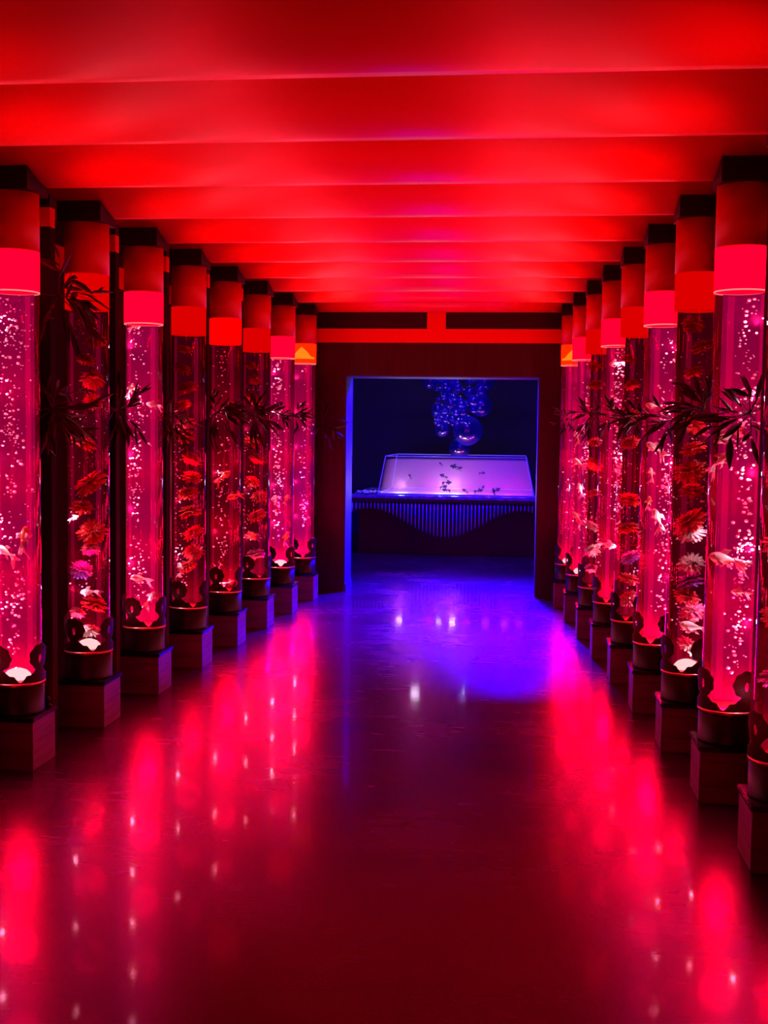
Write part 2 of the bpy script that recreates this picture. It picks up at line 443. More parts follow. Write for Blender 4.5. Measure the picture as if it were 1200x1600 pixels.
# kind of each tube: fish / flower / darkfish / orange
KL_ = {1:'fish', 2:'flower', 3:'fish', 4:'flower', 5:'darkfish', 6:'flower', 7:'fish', 8:'orange', 0:'flower', -1:'fish'}
KR_ = {0:'flower', 1:'fish', 2:'flower', 3:'fish', 4:'flower', 5:'redfish', 6:'flower', 7:'fish', 8:'orange', -1:'fish'}
def tubepos(side, i):
    Y = rowY(i)
    return (lineL(Y)-0.110 if side == 'L' else lineR(Y)+0.110, Y+0.115)
DESC = {'fish':'bright pink lit water tube with goldfish and white bubbles',
        'darkfish':'dark red lit water tube with bubbles and a bright red ring',
        'redfish':'crimson lit water tube crowded with bubbles',
        'flower':'dim water tube stacked with red flower heads',
        'orange':'slim pink water tube topped by a glowing orange lamp'}
for side, kinds in (('L', KL_), ('R', KR_)):
    for i in range(-1, 9):
        kind = kinds[i]
        o = proto if (side == 'L' and i == -1) else copy_tree(proto)
        cx, cy = tubepos(side, i)
        o.location = (cx, cy, 0)
        if side == 'R': o.scale = (-1, 1, 1)
        sn = 'left' if side == 'L' else 'right'
        if side == 'L': place = ['beyond the frame', 'just outside the frame'][i+1] if i < 1 else ORD[i-1]+' in view'
        else: place = 'beyond the frame' if i < 0 else ('half cut by the frame edge' if i == 0 else ['first','second','third','fourth','fifth','sixth','seventh','eighth'][i-1]+' fully in view')
        tag(o, '%s, %s in the %s row' % (DESC[kind], place, sn), 'water column', 'water columns lining the corridor')
        for ch in list(o.children):
            nm = ch.name.split('.')[0]
            if nm == 'water_rim' and kind in ('flower', 'darkfish') and o is not proto:
                bpy.data.objects.remove(ch); continue
            def setm(m):
                ch.data = ch.data.copy() if False else ch.data
                ch.material_slots[0].link = 'OBJECT'; ch.material_slots[0].material = m
            if nm == 'water': setm(M['water_pink'] if kind in ('fish', 'orange', 'redfish') else M['water_dark'])
            if nm == 'light_ring':
                setm({'fish':M['ring_pink'], 'redfish':M['ring_pink'], 'darkfish':M['ring_red'], 'flower':M['ring_dim'], 'orange':M['ring_orange']}[kind])
            if nm == 'back_glow': setm({'fish':M['back_pink'], 'orange':M['back_pink'], 'redfish':M['back_red'], 'darkfish':M['back_dark'], 'flower':M['back_dark']}[kind])
            if nm == 'glow_strip': setm(M['strip_pink'] if kind in ('fish','orange','redfish') else M['strip_red'])
            if nm == 'scroll_crest': ch.rotation_euler.z = math.radians(-90-15 if i <= 6 else -122) if side == 'L' else math.radians(-90-26)
        # added unseen fill points in the tube, whitening bubbles and fish
        if kind in ('fish', 'orange', 'redfish'): zs, pw = (0.46, 0.75, 1.05, 1.35, 1.65, 1.95), 1.0
        elif kind == 'darkfish': zs, pw = (0.46, 0.8, 1.2, 1.6), 0.7
        else: zs, pw = (0.46, 0.7, 1.05, 1.5), 0.8
        if i >= 0:
            for q, z in enumerate(zs):
                lamp('tube_fill', 'POINT', (cx + (-0.045 if side == 'L' else 0.045), cy-0.080, z), (1.0, 0.55, 0.70), 1.0*pw*(2.2 if q == 0 else 1.0)*(0.6 if kind == 'flower' and q > 1 else 1), 0.008)
            lamp('tube_base_fill', 'POINT', (cx, cy, 0.50), (1.0, 0.0, 0.05), 20 if kind != 'flower' else 9, 0.085)  # unseen red point added for the glow on the floor
        if i >= 0:
            for z, k in ((0.85, 0.5), (1.25, 0.3), (1.65, 0.2)):
                lamp('tube_upper_fill', 'POINT', (cx, cy, z), (1.0, 0.0, 0.06), (20 if kind != 'flower' else 9)*k, 0.085)  # unseen red points added to lengthen the floor streaks
# small white lamp domes in the feet of some tubes
for side, ids in (('L', (1, 2, 7)), ('R', (2, 7, 8))):
    for col in [x for x in C.objects if x.type == 'EMPTY' and x.name.startswith('aquarium_column')]:
        for i in ids:
            cx, cy = tubepos(side, i)
            if abs(col.location.x-cx) < 1e-4 and abs(col.location.y-cy) < 1e-4:
                bm = bmesh.new(); lathe(bm, [(0.062, 0.0), (0.058, 0.018), (0.042, 0.034), (0.020, 0.043), (0.0005, 0.045)], 28)
                obj('base_lamp', bm, M['dome'], col, True, loc=(0, 0, Z_RIM+0.004))
# warm lamp cones seen inside the lit rings of the two farthest tubes: modelled as lamp shades on the ring
for side in 'LR':
    cx, cy = tubepos(side, 8)
    for col in [x for x in C.objects if x.type == 'EMPTY' and x.name.startswith('aquarium_column')]:
        if abs(col.location.x-cx) < 1e-4 and abs(col.location.y-cy) < 1e-4:
            bm = bmesh.new(); n = 16; g = []
            for a in range(n+1):
                th = -PI/2 + (a/n*2-1)*1.15; u = abs(a/n*2-1)
                top = 2.140 + 0.085*max(0.0, 1-u*1.5)**0.8
                g.append([bm.verts.new((r*math.cos(th), r*math.sin(th), z)) for r, z in ((0.109, 2.122), (0.1105, 2.122), (0.1105, top), (0.109, top))])
            for p, q in zip(g, g[1:]):
                for k in range(4): bm.faces.new((p[k], p[(k+1)%4], q[(k+1)%4], q[k]))
            bm.faces.new(g[0]); bm.faces.new(g[-1])
            obj('lamp_cone', bm, M['cone_orange'], col, True)

# ------------------------------------------------------------------ bubbles
def add_ico(bm, c, r, sz=1.0):
    t = (1+5**.5)/2
    base = [(-1,t,0),(1,t,0),(-1,-t,0),(1,-t,0),(0,-1,t),(0,1,t),(0,-1,-t),(0,1,-t),(t,0,-1),(t,0,1),(-t,0,-1),(-t,0,1)]
    fs = [(0,11,5),(0,5,1),(0,1,7),(0,7,10),(0,10,11),(1,5,9),(5,11,4),(11,10,2),(10,7,6),(7,1,8),(3,9,4),(3,4,2),(3,2,6),(3,6,8),(3,8,9),(4,9,5),(2,4,11),(6,2,10),(8,6,7),(9,8,1)]
    s = r/1.902
    vs = [bm.verts.new((c[0]+x*s, c[1]+y*s, c[2]+z*s*sz)) for x, y, z in base]
    for f in fs: bm.faces.new([vs[k] for k in f])
def bubbles(side, i, n, xoff, spread, z0, z1, rs):
    cx, cy = tubepos(side, i)
    bm = bmesh.new()
    clumps = [(rng.uniform(z0, z1), rng.gauss(xoff, spread*0.6)) for _ in range(max(3, n//12))]
    for k in range(n):
        if rng.random() < 0.55:
            zc, xc = rng.choice(clumps); z = rng.gauss(zc, 0.05); x = rng.gauss(xc, 0.012)
        else:
            z = rng.uniform(z0, z1); x = rng.gauss(xoff, spread)
        y = rng.uniform(-0.085, 0.02)
        if z < Z_RIM+0.03 or z > Z_WAT-0.008: z = rng.uniform(z0, z1)
        z = min(max(z, Z_RIM+0.03), Z_WAT-0.01)
        lim = 0.094
        h = math.hypot(x, y)
        if h > lim: x, y = x/h*lim*0.95, y/h*lim*0.95
        r = 1.3*rs*rng.choice((0.45, 0.55, 0.7, 0.9, 1.15, 1.5))
        add_ico(bm, (cx+x, cy+y, z), r, rng.uniform(0.6, 0.9))
    o = obj('air_bubbles', bm, M['bubble'], None, True)
    sn = 'left' if side == 'L' else 'right'
    nth = 'half visible' if (side == 'R' and i == 0) else (ORD[i-1] if side == 'L' else ['first','second','third','fourth','fifth','sixth','seventh','eighth'][i-1])
    tag(o, 'white air bubbles rising in the %s water tube of the %s row' % (nth, sn), 'bubbles', 'streams of bubbles', 'stuff')
for a in (('L',1,330,-0.005,0.042,0.5,2.07,0.0042), ('L',2,150,0.0,0.06,0.5,2.0,0.0028), ('L',3,230,-0.03,0.03,0.5,2.05,0.0040), ('L',4,130,-0.05,0.03,0.5,1.6,0.0034),
          ('L',5,150,-0.02,0.03,0.5,2.0,0.0042), ('L',6,110,-0.03,0.04,0.5,1.9,0.0040), ('L',7,210,-0.02,0.035,0.6,2.07,0.0056), ('L',8,90,0.02,0.035,0.62,2.07,0.0056),
          ('R',1,300,0.03,0.026,0.5,2.06,0.0046), ('R',2,170,0.0,0.05,0.5,1.9,0.0032), ('R',3,240,0.03,0.028,0.5,2.06,0.0044), ('R',4,100,0.0,0.04,0.5,1.9,0.0036),
          ('R',5,300,0.02,0.035,0.9,2.07,0.0046), ('R',6,80,0.0,0.04,0.5,1.9,0.0042), ('R',7,170,0.02,0.035,0.5,2.07,0.0052), ('R',8,60,0.0,0.03,0.6,1.9,0.0046), ('R',0,60,0.0,0.05,0.5,1.8,0.003)):
    bubbles(*a)

# ------------------------------------------------------------------ goldfish
def fish_mat(name, c1, c2, pos):
    m = bpy.data.materials.new(name); m.use_nodes = True; nt = m.node_tree; b = nt.nodes['Principled BSDF']
    tc = nt.nodes.new('ShaderNodeTexCoord'); nz = nt.nodes.new('ShaderNodeTexNoise'); nz.inputs['Scale'].default_value = 16; nz.inputs['Detail'].default_value = 2
    cr = nt.nodes.new('ShaderNodeValToRGB'); cr.color_ramp.elements[0].position = pos; cr.color_ramp.elements[1].position = pos+0.05
    cr.color_ramp.elements[0].color = (*c1, 1); cr.color_ramp.elements[1].color = (*c2, 1)
    nt.links.new(tc.outputs['Object'], nz.inputs['Vector']); nt.links.new(nz.outputs[0], cr.inputs[0]); nt.links.new(cr.outputs[0], b.inputs['Base Color'])
    b.inputs['Roughness'].default_value = 0.3
    return m
FM = {'white': fish_mat('white_fish_skin', (1,0.95,0.92), (1,0.75,0.8), 0.62),
      'orange': fish_mat('orange_white_fish_skin', (1,0.93,0.85), (1,0.30,0.02), 0.50),
      'red': fish_mat('red_fish_skin', (1.0,0.10,0.05), (1.0,0.22,0.10), 0.5),
      'dark': mat('dark_fish_skin', (0.02,0.01,0.04), 0.5),
      'fin': mat('pale_fish_fin', (1.0,0.55,0.70), 0.4), 'finred': mat('red_fish_fin', (1.0,0.10,0.12), 0.4),
      'eye': mat('fish_eye', (0.01,0.01,0.01), 0.1)}
def fan(bm, root, d, side_, length, w0, w1, n=9, m_=5, curl=0.0, fork=0.25, th=0.0007):
    """a thin ribbed fin: root point, direction, spread axis"""
    nrm = d.cross(side_).normalized(); g = []
    for a in range(n+1):
        s = -1+2*a/n; row = []
        L_ = length*(1-fork+fork*abs(s))*(1+0.06*math.cos(a*2.4))
        for k in range(m_+1):
            u = k/m_
            p = root + d*(L_*u) + side_*(s*(w0+(w1-w0)*u**0.8)) + nrm*(curl*u*u + 0.0016*math.sin(a*1.9+u*3))
            row.append(p)
        g.append(row)
    A = [[bm.verts.new(p+nrm*th) for p in r] for r in g]; B = [[bm.verts.new(p-nrm*th) for p in r] for r in g]
    for a in range(n):
        for k in range(m_):
            bm.faces.new((A[a][k], A[a+1][k], A[a+1][k+1], A[a][k+1])); bm.faces.new((B[a][k], B[a][k+1], B[a+1][k+1], B[a+1][k]))
    for a in range(n):
        for k in (0, m_): bm.faces.new((A[a][k], A[a+1][k], B[a+1][k], B[a][k]))
    for k in range(m_):
        for a in (0, n): bm.faces.new((A[a][k], A[a][k+1], B[a][k+1], B[a][k]))
def make_fish(kind, fin, label, cat='fish', group='goldfish in the tubes'):
    """length about 0.1 with the tail, head toward +x, belly down"""
    t = thing('goldfish' if kind != 'dark' else 'small_fish', label, cat, (0,0,0), group)
    bm = bmesh.new(); rings = []
    prof = [(-0.034,0.0035,0.0020,0.001),(-0.026,0.0050,0.0030,0.0008),(-0.016,0.0092,0.0056,0.0),(-0.004,0.0138,0.0086,-0.001),(0.008,0.0150,0.0098,-0.001),(0.018,0.0125,0.0092,-0.0005),(0.026,0.0080,0.0066,0.0),(0.0305,0.0030,0.0028,0.0)]
    for x, h, w_, dz in prof:
        bend = 0.05*(x-0.01)**2*40
        rings.append([bm.verts.new((x, bend*0.1+w_*math.cos(2*PI*j/12), dz+h*math.sin(2*PI*j/12))) for j in range(12)])
    for u, v in zip(rings, rings[1:]):
        for j in range(12): bm.faces.new((u[j], u[(j+1)%12], v[(j+1)%12], v[j]))
    bm.faces.new(rings[0]); bm.faces.new(rings[-1])
    bmesh.ops.subdivide_edges(bm, edges=bm.edges[:], cuts=1, use_grid_fill=True, smooth=0.6)
    body = obj('body', bm, FM[kind], t, True)
    X, Y_, Z = Vector((1,0,0)), Vector((0,1,0)), Vector((0,0,1))
    bm = bmesh.new()
    fan(bm, Vector((-0.032,0,0.001)), (-X+Y_*0.25-Z*0.25).normalized(), (Z+Y_*0.5).normalized(), 0.048, 0.003, 0.022, fork=0.45, curl=0.010)
    fan(bm, Vector((-0.032,0,0.001)), (-X-Y_*0.3-Z*0.45).normalized(), (Z*0.9-Y_*0.5).normalized(), 0.044, 0.003, 0.018, fork=0.4, curl=-0.010)
    obj('tail_fin', bm, FM[fin], t, True)
    bm = bmesh.new(); fan(bm, Vector((-0.002,0,0.012)), (Z-X*0.75).normalized(), X, 0.016, 0.010, 0.008, n=7, m_=3, fork=0.0)
    obj('dorsal_fin', bm, FM[fin], t, True)
    for s in (-1, 1):
        bm = bmesh.new(); fan(bm, Vector((0.010, s*0.008, -0.006)), (-X*0.8+Y_*s*0.7-Z*0.6).normalized(), (X*0.5-Z*0.5).normalized(), 0.020, 0.002, 0.008, n=5, m_=3, fork=0.0)
        obj('pectoral_fin', bm, FM[fin], t, True)
        bm = bmesh.new(); add_ico(bm, (0.0215, s*0.0078, 0.003), 0.0022)
        obj('eye', bm, FM['eye'], t, True)
    bm = bmesh.new(); fan(bm, Vector((-0.014,0,-0.006)), (-Z-X*0.9).normalized(), X, 0.018, 0.003, 0.006, n=5, m_=3, fork=0.0)
    obj('anal_fin', bm, FM[fin], t, True)
    return t
fish_proto = {}
def place_fish(px, py, side, i, kind, fin, size, ang, label, turn=0.0, depth=-0.055):
    """ang: direction of the head in the picture (0 = right, 90 = up)"""
    cx, cy = tubepos(side, i)
    P = at(px, py, cy+depth)
    dx = P.x-cx; lim = 0.062
    if abs(dx) > lim: P.x = cx + math.copysign(lim, dx)
    key = (kind, fin)
    if key not in fish_proto:
        o = make_fish(kind, fin, label); fish_proto[key] = o
    else:
        o = copy_tree(fish_proto[key])
    o['label'] = label
    o.location = P; s = size/0.095
    a = math.radians(ang); flip = math.cos(a) < 0
    # rotate about y so that +x goes to (cos a, sin a) in x,z
    R = Matrix.Rotation(-a, 4, 'Y')
    if flip: R = Matrix.Rotation(PI, 4, 'Z') @ Matrix.Rotation(-(PI-a), 4, 'Y')
    R = Matrix.Rotation(turn, 4, 'Z') @ R
    o.rotation_euler = R.to_euler(); o.scale = (s, s, s)
    return o
FL_ = [
 (40,836,'L',1,'red','fin',0.125,75,'red and white goldfish with pink veil tail climbing in the nearest left tube'),
 (6,860,'L',1,'white','fin',0.11,150,'white goldfish cut by the frame edge in the nearest left tube'),
 (136,925,'L',2,'white','fin',0.11,185,'white goldfish above the crest in the second left tube'),
 (118,808,'L',2,'orange','fin',0.06,20,'small orange fish among flowers in the second left tube'),
 (205,606,'L',3,'orange','fin',0.09,60,'orange and white goldfish at leaf height in the third left tube'),
 (238,632,'L',3,'white','fin',0.09,170,'white goldfish by the right edge of the third left tube'),
 (214,510,'L',3,'white','fin',0.075,12,'white fish skimming the water surface of the third left tube'),
 (215,903,'L',3,'orange','fin',0.12,170,'long orange and white goldfish low in the third left tube'),
 (238,932,'L',3,'white','fin',0.11,50,'slim white goldfish diving beside the crest of the third left tube'),
 (281,886,'L',4,'white','fin',0.085,95,'white fish just above the crest of the fourth left tube'),
 (364,632,'L',5,'red','finred',0.10,150,'pink fish at leaf height in the fifth left tube'),
 (352,742,'L',5,'red','finred',0.13,35,'upper red fantail goldfish in the fifth left tube'),
 (362,776,'L',5,'red','finred',0.12,200,'lower red fantail goldfish in the fifth left tube'),
 (366,910,'L',5,'orange','fin',0.09,10,'orange and white goldfish by the crest of the fifth left tube'),
 (428,779,'L',7,'white','fin',0.09,200,'white goldfish halfway down the seventh left tube'),
 (451,838,'L',7,'red','finred',0.12,75,'red goldfish near the bottom of the seventh left tube'),
 (453,777,'L',7,'red','finred',0.09,60,'red goldfish halfway down the seventh left tube'),
 (1118,684,'R',1,'white','fin',0.12,205,'white fantail goldfish behind the leaves in the first right tube'),
 (1131,716,'R',1,'white','fin',0.12,40,'pink finned white goldfish swimming upward in the first right tube'),
 (1127,872,'R',1,'orange','fin',0.155,168,'large orange and white goldfish with long tail in the first right tube'),
 (1152,925,'R',1,'white','fin',0.075,175,'small white goldfish low in the first right tube'),
 (1011,634,'R',3,'orange','fin',0.10,165,'orange and white goldfish topmost in the third right tube'),
 (1020,698,'R',3,'orange','fin',0.125,150,'red backed white goldfish slanting down in the third right tube'),
 (1017,738,'R',3,'orange','fin',0.08,100,'thin orange goldfish upright in the third right tube'),
 (1007,782,'R',3,'orange','fin',0.075,80,'small yellow orange goldfish at the left edge of the third right tube'),
 (1026,806,'R',3,'white','fin',0.13,115,'large white goldfish with spread fins in the third right tube'),
 (960,568,'R',5,'white','fin',0.11,190,'white goldfish near the top of the fifth right tube'),
 (953,852,'R',5,'white','fin',0.13,350,'white crescent shaped goldfish low in the fifth right tube'),
 (897,680,'R',7,'orange','fin',0.11,110,'orange goldfish topmost in the seventh right tube'),
 (903,722,'R',7,'orange','fin',0.13,140,'orange and white goldfish in the middle of the seventh right tube'),
 (906,762,'R',7,'white','fin',0.12,110,'white goldfish in the middle of the seventh right tube'),
 (900,806,'R',7,'orange','fin',0.13,130,'orange goldfish lowest in the seventh right tube'),
 (1078,978,'R',2,'white','fin',0.15,170,'big white goldfish above the crest of the second right tube'),
]
for q, f in enumerate(FL_): place_fish(*f, turn=rng.uniform(-0.35, 0.35))

# ------------------------------------------------------------------ flower heads floating in the dim tubes
def petal_mat(name, c):
    return mat(name, c, 0.5, noise=(tuple(x*0.6 for x in c), 25, (1,1,1)))
PM = {'red': petal_mat('red_petals', (0.95,0.02,0.02)), 'crimson': petal_mat('crimson_petals', (0.65,0.01,0.03)),
      'white': petal_mat('white_petals', (1,0.92,0.85)), 'purple': petal_mat('purple_petals', (0.5,0.12,0.9)), 'pink': petal_mat('pink_petals', (1.0,0.12,0.30))}
def flower_head():
    bm = bmesh.new(); r2 = random.Random(3)
    for ring, (n, el, L_, w_) in enumerate(((16,-20,0.046,0.012),(16,0,0.048,0.012),(14,22,0.043,0.011),(12,42,0.034,0.009),(9,62,0.024,0.007),(6,80,0.016,0.005))):
        for k in range(n):
            az = 2*PI*(k+0.5*(ring%2))/n + r2.uniform(-.08,.08); e = math.radians(el + r2.uniform(-5,5))
            d = Vector((math.cos(az)*math.cos(e), math.sin(az)*math.cos(e), math.sin(e)))
            s = Vector((-math.sin(az), math.cos(az), 0)); nr = d.cross(s)
            L2 = L_*r2.uniform(0.85, 1.1); rows = []
            for u, ww in ((0.1,0.35),(0.45,0.9),(0.8,1.0),(1.0,0.45)):
                c = d*(L2*u) + nr*(-0.006*u*u)
                rows.append((c-s*w_/2*ww - nr*0.0015, c+nr*0.0012, c+s*w_/2*ww - nr*0.0015))
            V = [[bm.verts.new(p) for p in r] for r in rows]; W = [[bm.verts.new(p+nr*0.0010) for p in r] for r in rows]
            for a in range(3):
                for b in range(2):
                    bm.faces.new((V[a][b],V[a][b+1],V[a+1][b+1],V[a+1][b])); bm.faces.new((W[a][b],W[a+1][b],W[a+1][b+1],W[a][b+1]))
            for b in range(2): bm.faces.new((V[3][b],V[3][b+1],W[3][b+1],W[3][b]))
            for a in range(3):
                bm.faces.new((V[a][0],V[a+1][0],W[a+1][0],W[a][0])); bm.faces.new((V[a][2],V[a+1][2],W[a+1][2],W[a][2]))
    me = bpy.data.meshes.new('flower_head')
    bm.to_mesh(me); bm.free(); me.materials.append(PM['red'])
    for p in me.polygons: p.use_smooth = True
    return me
flower_me = flower_head()
WORD = ['lowest','second lowest','third from the bottom','fourth from the bottom','fifth from the bottom','sixth from the bottom','seventh from the bottom','eighth from the bottom','ninth from the bottom','tenth from the bottom','eleventh from the bottom','twelfth from the bottom','thirteenth from the bottom','topmost']
def flowers(side, i, lst):
    cx, cy = tubepos(side, i); sn = 'left' if side == 'L' else 'right'
    nth = ORD[i-1] if side == 'L' else ['half visible','first','second','third','fourth','fifth','sixth','seventh'][i]
    lst = sorted(lst, key=lambda a: -a[1])
    for q, (px, py, sz, colr) in enumerate(lst):
        P = at(px, py, cy-0.035)
        o = bpy.data.objects.new('flower_head', flower_me); C.objects.link(o)
        s = sz/0.092
        lim = max(0.004, 0.1-0.046*s-0.004)
        dx = P.x-cx; P.x = cx + max(-lim, min(lim, dx)); P.y = cy + rng.uniform(-0.6, 0.3)*math.sqrt(max(0, lim*lim-(P.x-cx)**2))
        o.location = P; o.rotation_euler = (rng.uniform(.1,.7), rng.uniform(-.25,.25), rng.uniform(0,6)); o.scale = (s, s, s*1.05)
        o.material_slots[0].link = 'OBJECT'; o.material_slots[0].material = PM[colr]
        tag(o, '%s flower head, %s in the %s tube of the %s row' % (colr, WORD[min(q,13)] if q < len(lst)-1 else 'topmost', nth, sn), 'flower', 'flower heads in the %s tube of the %s row' % (nth, sn))
flowers('L', 2, [(135,500,.10,'crimson'),(148,532,.11,'crimson'),(130,560,.10,'crimson'),(142,592,.12,'crimson'),(140,626,.11,'crimson'),(128,690,.13,'red'),(138,755,.17,'red'),(122,792,.12,'red'),(142,830,.15,'red'),(138,858,.10,'white'),(125,890,.12,'purple'),(148,945,.13,'red'),(118,958,.08,'pink'),(139,985,.10,'white')])
flowers('L', 4, [(285,545,.09,'crimson'),(280,575,.11,'crimson'),(290,605,.13,'crimson'),(282,632,.11,'crimson'),(285,662,.14,'crimson'),(288,682,.12,'red'),(298,716,.12,'red'),(298,745,.13,'red'),(291,770,.14,'red'),(294,799,.15,'red'),(299,832,.13,'red'),(302,862,.13,'crimson'),(290,885,.12,'red')])
flowers('L', 6, [(390,570,.09,'crimson'),(396,592,.10,'crimson'),(394,622,.13,'crimson'),(393,690,.12,'red'),(400,716,.12,'crimson'),(394,752,.12,'red'),(402,775,.12,'crimson'),(400,805,.15,'red'),(395,838,.12,'red'),(398,866,.14,'pink')])
flowers('R', 2, [(1085,505,.11,'crimson'),(1098,540,.11,'crimson'),(1085,580,.10,'crimson'),(1088,665,.12,'red'),(1085,700,.12,'red'),(1080,735,.16,'red'),(1082,765,.12,'crimson'),(1078,815,.17,'red'),(1080,832,.14,'white'),(1082,880,.13,'white'),(1078,908,.13,'purple'),(1075,932,.12,'crimson'),(1084,955,.12,'pink'),(1078,1010,.11,'white')])
flowers('R', 4, [(985,560,.10,'crimson'),(988,600,.10,'crimson'),(985,650,.11,'crimson'),(982,690,.12,'crimson'),(983,780,.14,'red'),(982,825,.13,'red'),(985,870,.12,'purple'),(984,905,.12,'red'),(982,935,.12,'pink')])
flowers('R', 6, [(930,570,.10,'crimson'),(930,600,.12,'crimson'),(930,690,.10,'crimson'),(930,725,.13,'red'),(928,770,.10,'crimson'),(926,822,.11,'white'),(925,860,.12,'white'),(925,888,.11,'pink')])
flowers('R', 0, [(1190,670,.12,'crimson'),(1188,745,.12,'crimson'),(1190,850,.14,'crimson'),(1188,960,.12,'red'),(1190,1060,.12,'purple')])

# ------------------------------------------------------------------ leaf sprays on the posts
def leaf_spray(loc, rad, n, label, dirx, seed, flat=0.75):
    if loc[0] > 0: rad *= 0.85
    r3 = random.Random(seed)
    t = thing('leaf_spray', label, 'foliage', loc, 'dark leaf sprays along the columns')
    bs = bmesh.new(); bl = bmesh.new()
    for k in range(int(n*(1.0 if loc[0] > 0 else 1.35))):
        a = r3.uniform(-PI, PI)
        d = Vector((math.cos(a)*flat + dirx*0.55, r3.uniform(-0.75, 0.25), math.sin(a)*0.55)).normalized()
        L_ = rad*r3.uniform(0.45, 0.8)
        tip = d*L_ + Vector((0,0,-0.02*r3.random()))
        tube(bs, [(0,0,0), tuple(tip*0.5+Vector((0,0,0.008))), tuple(tip)], [0.0028,0.002,0.0012], 5)
        for q in range(5):
            u = 0.35+0.16*q; base = tip*u
            dd = (d + Vector((r3.uniform(-.7,.7), r3.uniform(-.4,.4), r3.uniform(-.8,.6)))).normalized()
            s = dd.orthogonal().normalized(); s = (Matrix.Rotation(r3.uniform(0, PI), 3, dd) @ s)
            nr = dd.cross(s); LL = rad*r3.uniform(0.35, 0.62); ww = LL*0.105
            prev = None; droop = r3.uniform(0.0, 0.25)*LL
            for u2, wf in ((0,0.15),(0.25,0.85),(0.55,1.0),(0.8,0.6),(1.0,0.05)):
                c = base + dd*(LL*u2) + Vector((0,0,-droop*u2*u2))
                ring = [bl.verts.new(c - s*ww*wf), bl.verts.new(c+nr*0.0012), bl.verts.new(c + s*ww*wf), bl.verts.new(c-nr*0.0012)]
                if prev:
                    for j in range(4): bl.faces.new((prev[j], prev[(j+1)%4], ring[(j+1)%4], ring[j]))
                prev = ring
    obj('stems', bs, M['stem'], t, True); obj('leaves', bl, M['leaf'], t, True)
def sp(side, px, py, Y, rad, n, lab, seed, dirx=0.0):
    P = at(px, py, Y); leaf_spray(P, rad, n, lab, dirx, seed)
sp('R', 1172, 645, rowY(1)-0.04, 0.25, 12, 'dark leafy spray in front of the first right tube, largest of the sprays', 1, -0.5)
sp('R', 1100, 640, rowY(2)-0.02, 0.23, 10, 'dark leafy spray in front of the second right tube', 2, -0.6)
sp('R', 1052, 655, rowY(3)-0.02, 0.21, 10, 'dark leafy spray between the third and second right tubes', 3, -0.6)
sp('R', 1000, 655, rowY(4)-0.02, 0.22, 9, 'dark leafy spray in front of the fourth right tube', 4, -0.4)
sp('R', 958, 650, rowY(5)-0.02, 0.20, 9, 'dark leafy spray in front of the fifth right tube', 5, -0.3)
sp('R', 924, 650, rowY(6)-0.02, 0.20, 9, 'dark leafy spray in front of the sixth right tube', 6, -0.3)
sp('R', 886, 655, rowY(8)-0.02, 0.18, 7, 'dark leafy spray by the farthest right tube', 7, -0.2)
sp('L', 82, 640, rowY(1)+0.40, 0.22, 12, 'dark leafy spray between the nearest and second left tubes at eye height', 8, 0.2)
sp('L', 92, 462, rowY(1)+0.42, 0.26, 8, 'dark leafy spray high up before the collar of the second left tube', 9, 0.7)
sp('L', 187, 640, rowY(2)+0.40, 0.20, 9, 'dark leafy spray between the second and third left tubes', 10, 0.0)
sp('L', 262, 645, rowY(3)+0.35, 0.20, 9, 'dark leafy spray between the third and fourth left tubes', 11, 0.0)
sp('L', 338, 645, rowY(5)-0.03, 0.24, 15, 'dark leafy spray before the fifth left tube', 12, 0.1)
sp('L', 395, 648, rowY(6)-0.03, 0.24, 14, 'dark leafy spray before the sixth left tube', 13, 0.1)
sp('L', 434, 645, rowY(7)-0.03, 0.18, 10, 'dark leafy spray before the seventh left tube', 14, 0.0)
sp('L', 462, 648, rowY(8)-0.03, 0.16, 10, 'dark leafy spray before the farthest left tube', 15, 0.0)
sp('L', 505, 662, ZW-0.12, 0.24, 6, 'faint leafy spray beside the doorway wall, right of the left row', 16, 0.6)

# small valve cap on the lid of the nearest left column
cx, cy = tubepos('L', 1)
bm = bmesh.new(); solid_lathe(bm, [(0.018,0),(0.018,0.012),(0.012,0.014),(0.012,0.024),(0.016,0.026),(0.012,0.040),(0.004,0.047)], 16)
v = obj('valve_cap', bm, M['blackgloss'], None, True, loc=(cx+0.105, cy+0.085, Z_LID+0.0005))
tag(v, 'small black valve knob on the lid corner of the nearest left column', 'valve')

# ------------------------------------------------------------------ the tank table in the room beyond
TY = 13.9
M['skirt'] = mat('dark_table_panel', (0.10,0.03,0.05), 0.5)
M['tabletop'] = mat('table_slab', (0.25,0.18,0.40), 0.25, spec=0.6, noise=((0.12,0.10,0.22), 12, (1,1,1)))
M['rod'] = mat('polished_rod', (0.65,0.75,1.0), 0.28, metal=0.8)
tx0, tx1 = -1.99, 0.62
table = thing('tank_table', 'wide dark display table with wavy fringe of polished rods, under the glass tank', 'table', ((tx0+tx1)/2, TY+0.9, 0))
cx, cy = (tx0+tx1)/2, TY+0.9
hw = (tx1-tx0)/2
box('table_slab', -hw, hw, -0.92, 0.95, 0.690, 0.738, M['tabletop'], table, 0.012)
box('table_base', -hw+0.05, hw-0.05, -0.46, 0.80, 0.0, 0.689, M['skirt'], table)
box('rod_rail', -hw+0.01, hw-0.01, -0.905, -0.855, 0.668, 0.6895, M['skirt'], table)
nrod = 58
